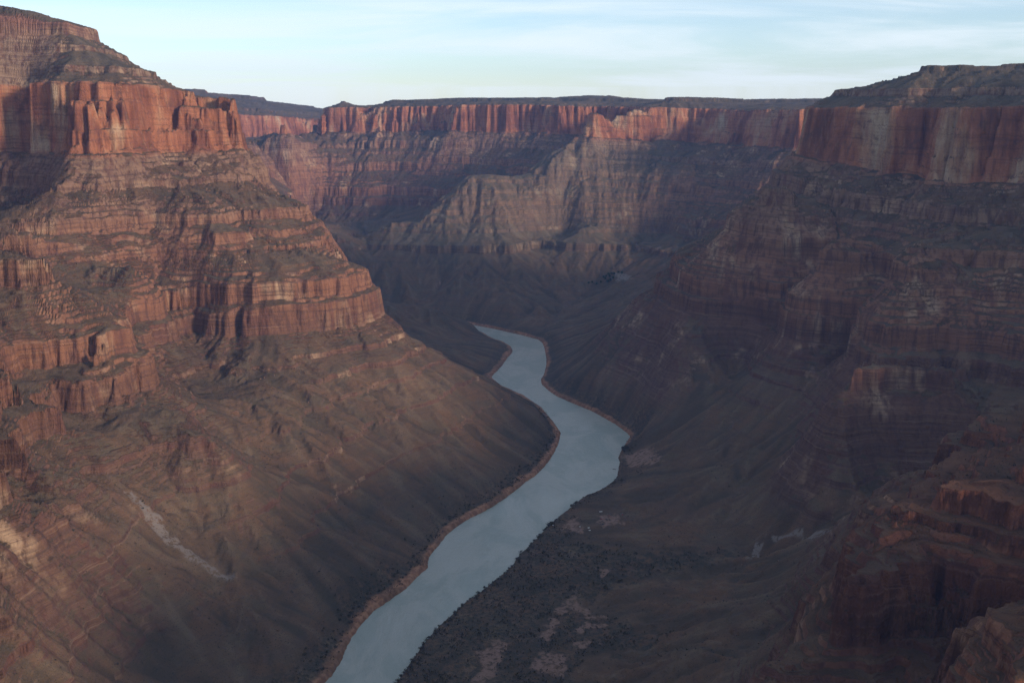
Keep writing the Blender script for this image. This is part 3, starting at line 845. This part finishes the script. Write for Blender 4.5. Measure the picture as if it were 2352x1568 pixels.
# bushes strung along both banks
def along(line, lo, hi, nb, off, lab, grp, sgn):
    L = resample(line, 900)
    m = L[(L[:, 1] > lo) & (L[:, 1] < hi)]
    for i in np.sort(rng.choice(len(m) - 2, nb, replace=False)):
        t = m[i + 1] - m[i]; t = t / np.linalg.norm(t)
        d = off + abs(random.gauss(0, 14))
        x, y = m[i] + sgn * d * np.array([t[1], -t[0]])
        if seg_dist(np.array([[x]]), np.array([[y]]), RIVER)[0, 0] > 3:
            bush(x, y, lay([x], [y])[0], random.uniform(.7, 1.5), lab, grp)
def resample(Pn, n):
    d = np.r_[0, np.cumsum(np.hypot(*np.diff(Pn, axis=0).T))]
    t = np.linspace(0, d[-1], n)
    return np.c_[np.interp(t, d, Pn[:, 0]), np.interp(t, d, Pn[:, 1])]
along(rb, 1550, 2300, 95, 4, 'dark scrubby bush lining the near right bank of the river', 'bushes lining the right bank', 1)
along(lb, 1600, 2950, 95, 20, 'dark scrubby bush above the rusty left bank of the river', 'bushes above the left bank', -1)
area = np.abs(RM * np.gradient(th)[:, None] * np.gradient(RM, axis=1)).ravel()
def scatter(w, nmax):
    p = (w.ravel() * area); p = p / p.sum()
    return rng.choice(p.size, nmax, p=p)
def clump_mesh(name, idx, nq, size, rad, mat):
    base = co[idx] + np.c_[rng.normal(0, 1.2, (len(idx), 2)), np.zeros(len(idx))]
    sc = np.exp(rng.normal(0, .38, len(idx)))
    allv = []
    v0 = [leaf_cloud(nq, rad, rad * 1.5, size, rng)[0] for _ in range(12)]
    for b_, s_ in zip(base, sc):
        allv.append(v0[rng.integers(12)] * s_ + b_)
    v = np.concatenate(allv)
    return mesh_from(name, v, np.arange(len(v)).reshape(-1, 4), mat, smooth=False)
inview = (np.abs(VX) < VY * .56) & (VY > 1000)
scrw = scr * inview * (VD > 6) * (VY < 3300) * sstep(fbm(VX, VY, 40., 3, 401), -.5, .3)
tag(clump_mesh('riverside_scrub', scatter(scrw, 5500), 11, .75, 1.5, BUSHM), 'dark scrub covering the river terraces', 'scrub', kind='stuff')
gz = np.gradient(VZ, axis=1) / np.gradient(RM, axis=1)
desw = inview * (VY < 3600) * (np.abs(gz) < .9) * (VD > 25) * (.12 + sstep(fbm(VX, VY, 150., 3, 402), -.2, .5)) * (1 - .9 * np.maximum(pale, sand)) / np.maximum(VY, 1500)
tag(clump_mesh('desert_scrub', scatter(desw, 15000), 6, .6, .95, DESERT), 'small dry desert shrubs dotted over the lower slopes', 'shrubs', kind='stuff')
# green trees round the spring
def tree_at(x, y, z, sc, first=[None]):
    if first[0] is None:
        t = bpy.data.objects.new('green_tree', None); C.objects.link(t)
        v, q = leaf_cloud(260, 4.2, 7.5, 1.0, rng, 2.0)
        cr_ = mesh_from('crown', v, q, GREENM, smooth=False); cr_.parent = t
        a = np.arange(8) * np.pi / 4
        rings = [np.c_[r_ * np.cos(a) + o_, r_ * np.sin(a), np.full(8, z_)] for r_, z_, o_ in ((.42, -.5, 0), (.3, 2, .1), (.2, 4.5, .3), (.08, 7, .2))]
        tv = np.concatenate(rings)
        tq = np.array([[k * 8 + i, k * 8 + (i + 1) % 8, (k + 1) * 8 + (i + 1) % 8, (k + 1) * 8 + i] for k in range(3) for i in range(8)])
        tr = mesh_from('trunk', tv, tq, BARKM); tr.parent = t
        first[0] = t
    else:
        t = first[0].copy(); C.objects.link(t)
        for ch in first[0].children:
            c2 = ch.copy(); C.objects.link(c2); c2.parent = t
    t.location = (x, y, z); t.scale = (sc,) * 3; t.rotation_euler = (0, 0, random.random() * 6)
    return tag(t, 'bright green tree in the small oasis beside the pale spring deposit', 'tree', 'green trees at the oasis')
for u, v in ((1392, 636), (1398, 632), (1404, 630), (1410, 634), (1400, 640), (1390, 645), (1408, 641), (1380, 650), (1370, 653), (1360, 652), (1420, 628), (1428, 630), (1396, 648), (1352, 653), (1386, 641), (1402, 646)):
    x, y, z = spot(u, v)
    tree_at(x, y, z, random.uniform(1.1, 1.7))
# slender rock tower standing off the end of the far mesa
def tower(u, v0, v1, y, wdt, label):
    b = at_y(u, v1, y); t = at_y(u, v0, y)
    hgt = t[2] - b[2] + 40
    nr, na = 40, 28
    vs = []
    for i in range(nr):
        f = i / (nr - 1)
        r_ = wdt * (1.25 - .55 * f + .10 * math.sin(f * 23) + .07 * math.sin(f * 51 + 1)) * (1 if i < nr - 3 else (.8, .55, .15)[i - nr + 3])
        for k in range(na):
            a = k * 2 * math.pi / na
            rr_ = r_ * (1 + .22 * math.sin(3 * a + 1.3) + .12 * math.sin(7 * a + f * 3) + .08 * rng.normal())
            vs.append((rr_ * math.cos(a) * .8 + 6 * f, rr_ * math.sin(a) * 1.3, f * hgt))
    q = np.array([[i * na + k, i * na + (k + 1) % na, (i + 1) * na + (k + 1) % na, (i + 1) * na + k] for i in range(nr - 1) for k in range(na)])
    v = np.array(vs)
    nv = len(v)
    ob = mesh_from('rock_tower', v, q, ROCK, {'bed': np.full(nv, 930.) + v[:, 2] * .3, 'sand': np.zeros(nv), 'cover': np.tile([0., 0, 0, 1], (nv, 1)), 'tint': np.ones((nv, 4)), 'rill': np.zeros(nv), 'soil': np.zeros(nv)})
    ob.location = (b[0], b[1], b[2] - 40)
    return tag(ob, label, 'rock tower')
tower(742, 262, 303, 7520, 21, 'slender dark rock tower standing off the left end of the far mesa')

# landing ground on the right bank: helicopters, shade roofs, jetty
def mat1(name, c, rough=.5, metal=0.):
    return plain(name, c, tuple(x * .85 for x in c), 1.5, rough)
HRED, HDARK, GLASS, STEEL, CANVAS, WOOD = mat1('red_paint', (.32, .03, .025), .35), mat1('dark_paint', (.03, .032, .045), .35), mat1('cabin_glass', (.02, .025, .03), .08), mat1('grey_metal', (.25, .25, .26), .4), mat1('pale_canvas', (.62, .58, .52), .9), mat1('weathered_wood', (.20, .15, .11), .9)
def lathe(prof, na=14, sy=1.0, szc=1.0, zc=0.0):
    # profile along x: (x, radius, z centre)
    vs = [(x, r * sy * math.cos(2 * math.pi * k / na), zc + z + r * szc * math.sin(2 * math.pi * k / na)) for x, r, z in prof for k in range(na)]
    q = [[i * na + k, i * na + (k + 1) % na, (i + 1) * na + (k + 1) % na, (i + 1) * na + k] for i in range(len(prof) - 1) for k in range(na)]
    return np.array(vs, float), np.array(q)
def boxes(*bx):
    vs, qs = [], []
    for (x0, x1, y0, y1, z0, z1) in bx:
        o_ = len(vs)
        vs += [(x0, y0, z0), (x1, y0, z0), (x1, y1, z0), (x0, y1, z0), (x0, y0, z1), (x1, y0, z1), (x1, y1, z1), (x0, y1, z1)]
        qs += [[o_ + i for i in f] for f in ((0, 3, 2, 1), (4, 5, 6, 7), (0, 1, 5, 4), (1, 2, 6, 5), (2, 3, 7, 6), (3, 0, 4, 7))]
    return np.array(vs, float), np.array(qs)
def part(name, vq, mat, parent, smooth=False):
    ob = mesh_from(name, vq[0], vq[1], mat, smooth=smooth); ob.parent = parent
    return ob
def empty(name, loc, rz, label, cat, group=None):
    o = bpy.data.objects.new(name, None); C.objects.link(o)
    o.location = loc; o.rotation_euler = (0, 0, rz)
    return tag(o, label, cat, group)
def helicopter(u, v, rz, paint, label):
    x, y, z = spot(u, v)
    t = empty('helicopter', (x, y, z), rz, label, 'helicopter', 'helicopters parked on the landing ground')
    part('body', lathe([(-2.2, .25, 1.9), (-1.5, .85, 1.75), (-.5, 1.2, 1.6), (.9, 1.25, 1.55), (2.1, 1.1, 1.4), (3.0, .7, 1.2), (3.5, .12, 1.1)], 16, .9, 1.0), paint, t, True)
    part('windscreen', lathe([(1.5, 1.2, 1.72), (2.2, 1.08, 1.6), (2.85, .8, 1.42), (3.2, .45, 1.3)], 12, .9, .95), GLASS, t, True)
    part('engine_cowl', lathe([(-2.0, .2, 2.85), (-1.4, .5, 2.85), (.3, .55, 2.85), (.9, .2, 2.8)], 10), paint, t, True)
    part('tail_boom', lathe([(-7.2, .16, 2.25), (-4.5, .28, 2.1), (-2.0, .5, 1.95)], 10), paint, t, True)
    part('tail_fin', boxes((-7.7, -6.9, -.06, .06, 1.6, 3.5), (-6.3, -5.7, -1.2, 1.2, 2.2, 2.28)), paint, t)
    for a in (0, 1, 2):
        ob = part('rotor_blade', boxes((.3, 5.6, -.16, .16, 3.62, 3.68)), STEEL, t); ob.rotation_euler = (0, 0, .5 + a * 2.0944)
    part('rotor_mast', lathe([(3.0, .14, 0), (3.75, .1, 0)], 8), STEEL, t).rotation_euler = (0, -math.pi / 2, 0)
    for sg in (-1, 1):
        part('skid', boxes((-1.9, 2.5, sg * 1.1 - .06, sg * 1.1 + .06, .05, .17), (-1.0, -.9, min(sg * .6, sg * 1.1), max(sg * .6, sg * 1.1), .17, .75), (1.2, 1.3, min(sg * .6, sg * 1.1), max(sg * .6, sg * 1.1), .17, .75)), STEEL, t)
helicopter(1381, 1193, 2.7, HRED, 'red helicopter nearest the viewer on the pale landing ground')
helicopter(1398.6, 1185, 1.9, HRED, 'red helicopter in the middle of the landing ground')
helicopter(1430, 1179, 2.9, HRED, 'red helicopter parked farthest right on the landing ground')
helicopter(1384.5, 1204, .6, HDARK, 'dark helicopter parked just below the red ones')
def shade(u, v, w_, d_, h_, rz, label):
    x, y, z = spot(u, v)
    t = empty('shade_shelter', (x, y, z), rz, label, 'shelter', 'shade shelters by the landing')
    roof = np.array([(-w_, -d_, h_), (w_, -d_, h_), (w_, d_, h_), (-w_, d_, h_), (-w_ * .3, 0, h_ + .9), (w_ * .3, 0, h_ + .9), (-w_, -d_, h_ - .12), (w_, -d_, h_ - .12), (w_, d_, h_ - .12), (-w_, d_, h_ - .12)], float)
    rq = np.array([[0, 1, 5, 4], [2, 3, 4, 5], [1, 2, 5, 5], [3, 0, 4, 4], [9, 8, 7, 6], [6, 7, 1, 0], [7, 8, 2, 1], [8, 9, 3, 2], [9, 6, 0, 3]])
    import bmesh
    bm = bmesh.new(); bvs = [bm.verts.new(p_) for p_ in roof]
    for f in rq:
        f2 = list(dict.fromkeys(f.tolist())); bm.faces.new([bvs[i] for i in f2])
    me = bpy.data.meshes.new('roof'); bm.to_mesh(me); bm.free(); me.materials.append(CANVAS)
    ob = bpy.data.objects.new('roof', me); C.objects.link(ob); ob.parent = t
    for sx in (-1, 1):
        for sy in (-1, 1):
            part('post', boxes((sx * (w_ - .3) - .08, sx * (w_ - .3) + .08, sy * (d_ - .3) - .08, sy * (d_ - .3) + .08, -.2, h_ - .12)), WOOD, t)
    part('picnic_table', boxes((-1.2, 1.2, -.4, .4, .72, .78), (-1.2, 1.2, -.9, -.6, .42, .46), (-1.2, 1.2, .6, .9, .42, .46), (-.9, -.8, -.7, .7, -.1, .72), (.8, .9, -.7, .7, -.1, .72)), WOOD, t)
shade(1380, 1177, 4.0, 2.2, 2.8, .2, 'long pale shade roof behind the red helicopters')
shade(1352, 1213, 2.6, 2.0, 2.6, .5, 'pale shade roof in the trees left of the dark helicopter')
shade(1354.5, 1219, 2.4, 1.8, 2.6, .1, 'pale shade roof lowest of the pair among bushes')
shade(1332, 1211, 1.8, 1.6, 2.5, .8, 'small white shade roof alone above the sandy path')
shade(1270, 1209, 1.6, 1.6, 2.5, .3, 'small white shade roof among the tall bushes at the water edge')
jx, jy, _ = at_z(1411, 1077, 0)
t = empty('jetty', (jx, jy, 0), 2.6, 'dark floating jetty with gangway moored below the rocky right bank', 'jetty')
part('deck', boxes((-5, 5, -2, 2, .5, .68)), WOOD, t)
part('float', boxes((-4.9, 4.9, -1.9, -1.0, -.3, .5)), HDARK, t); part('float', boxes((-4.9, 4.9, 1.0, 1.9, -.3, .5)), HDARK, t)
part('railing', boxes(*[(x_, x_ + .08, 1.85, 1.93, .68, 1.7) for x_ in (-4.8, -2.4, 0, 2.4, 4.7)], (-4.8, 4.8, 1.86, 1.92, 1.7, 1.78)), STEEL, t)
part('gangway', boxes((-15, -5, -.6, .6, .7, .85)), STEEL, t)

# boulders
def rock_mesh(rnd):
    import bmesh
    bm = bmesh.new(); bmesh.ops.create_icosphere(bm, subdivisions=2, radius=1.0)
    nrm = [rnd.normal(0, 1, 3) for _ in range(9)]
    for vtx in bm.verts:
        p_ = np.array(vtx.co)
        for nn in nrm:                                   # flat broken faces
            u_ = nn / np.linalg.norm(nn); d = p_ @ u_ - .62
            if d > 0: p_ = p_ - u_ * d
        vtx.co = (p_ * np.array([1.2, .9, .8])).tolist()
    me = bpy.data.meshes.new('boulder'); bm.to_mesh(me); bm.free(); me.materials.append(STONEM)
    return me
RME = [rock_mesh(rng) for _ in range(6)]
bw_ = inview * (VY < 3000) * (VD > 60) * (VS > 30) * (VS < 330) * sstep(fbm(VX, VY, 200., 2, 404), 0, .5)
for i in scatter(bw_, 110):
    ob = bpy.data.objects.new('boulder', RME[rng.integers(6)]); C.objects.link(ob)
    ob.location = co[i] + np.array([0, 0, .6]); ob.rotation_euler = rng.random(3) * 6
    ob.scale = (float(rng.uniform(1.2, 3.4)),) * 3
    side = 'left' if isl_all(co[i]) else 'right'
    tag(ob, 'angular brown boulder lying on the dusty slope %s of the river' % side, 'boulder', 'boulders on the %s slope' % side)

# river
rv = np.array([(x, y, 0.0) for x, y in RIVER])
L2 = np.c_[lb, np.zeros(len(lb))]; 
def resample(Pn, n):
    d = np.r_[0, np.cumsum(np.hypot(*np.diff(Pn, axis=0).T))]
    t = np.linspace(0, d[-1], n)
    return np.c_[np.interp(t, d, Pn[:, 0]), np.interp(t, d, Pn[:, 1])]
bx0, bx1, by0, by1 = -2300, 900, 100, 5300
wq = np.array([(bx0, by0, 0), (bx1, by0, 0), (bx1, by1, 0), (bx0, by1, 0)], float)
rob = mesh_from('river', wq, np.array([[0, 1, 2, 3]]), water_material(), smooth=False)
rob['label'] = 'pale grey green river winding through the canyon floor'; rob['category'] = 'river'; rob['kind'] = 'structure'

# ------------------------------------------------------------------ haze
hz = [(-4700., -1500., -12.), (4700., -1500., -12.), (4700., 11600., -12.), (-4700., 11600., -12.)]
hv = np.array(hz + [(a, b, 1420.) for a, b, _ in hz])
hq = np.array([[0, 3, 2, 1], [4, 5, 6, 7], [0, 1, 5, 4], [1, 2, 6, 5], [2, 3, 7, 6], [3, 0, 4, 7]])
hm = bpy.data.materials.new('haze'); hm.use_nodes = True
n = NT(hm.node_tree)
pv = n.node('ShaderNodeVolumePrincipled')
pv.inputs['Color'].default_value = (.20, .43, 1.0, 1)
pv.inputs['Density'].default_value = 2.1e-5
pv.inputs['Anisotropy'].default_value = 0.0
o = n.node('ShaderNodeOutputMaterial'); n.t.links.new(pv.outputs[0], o.inputs['Volume'])
hob = mesh_from('haze', hv, hq, hm, smooth=False)
hob['label'] = 'thin blue haze filling the canyon'; hob['category'] = 'haze'; hob['kind'] = 'stuff'
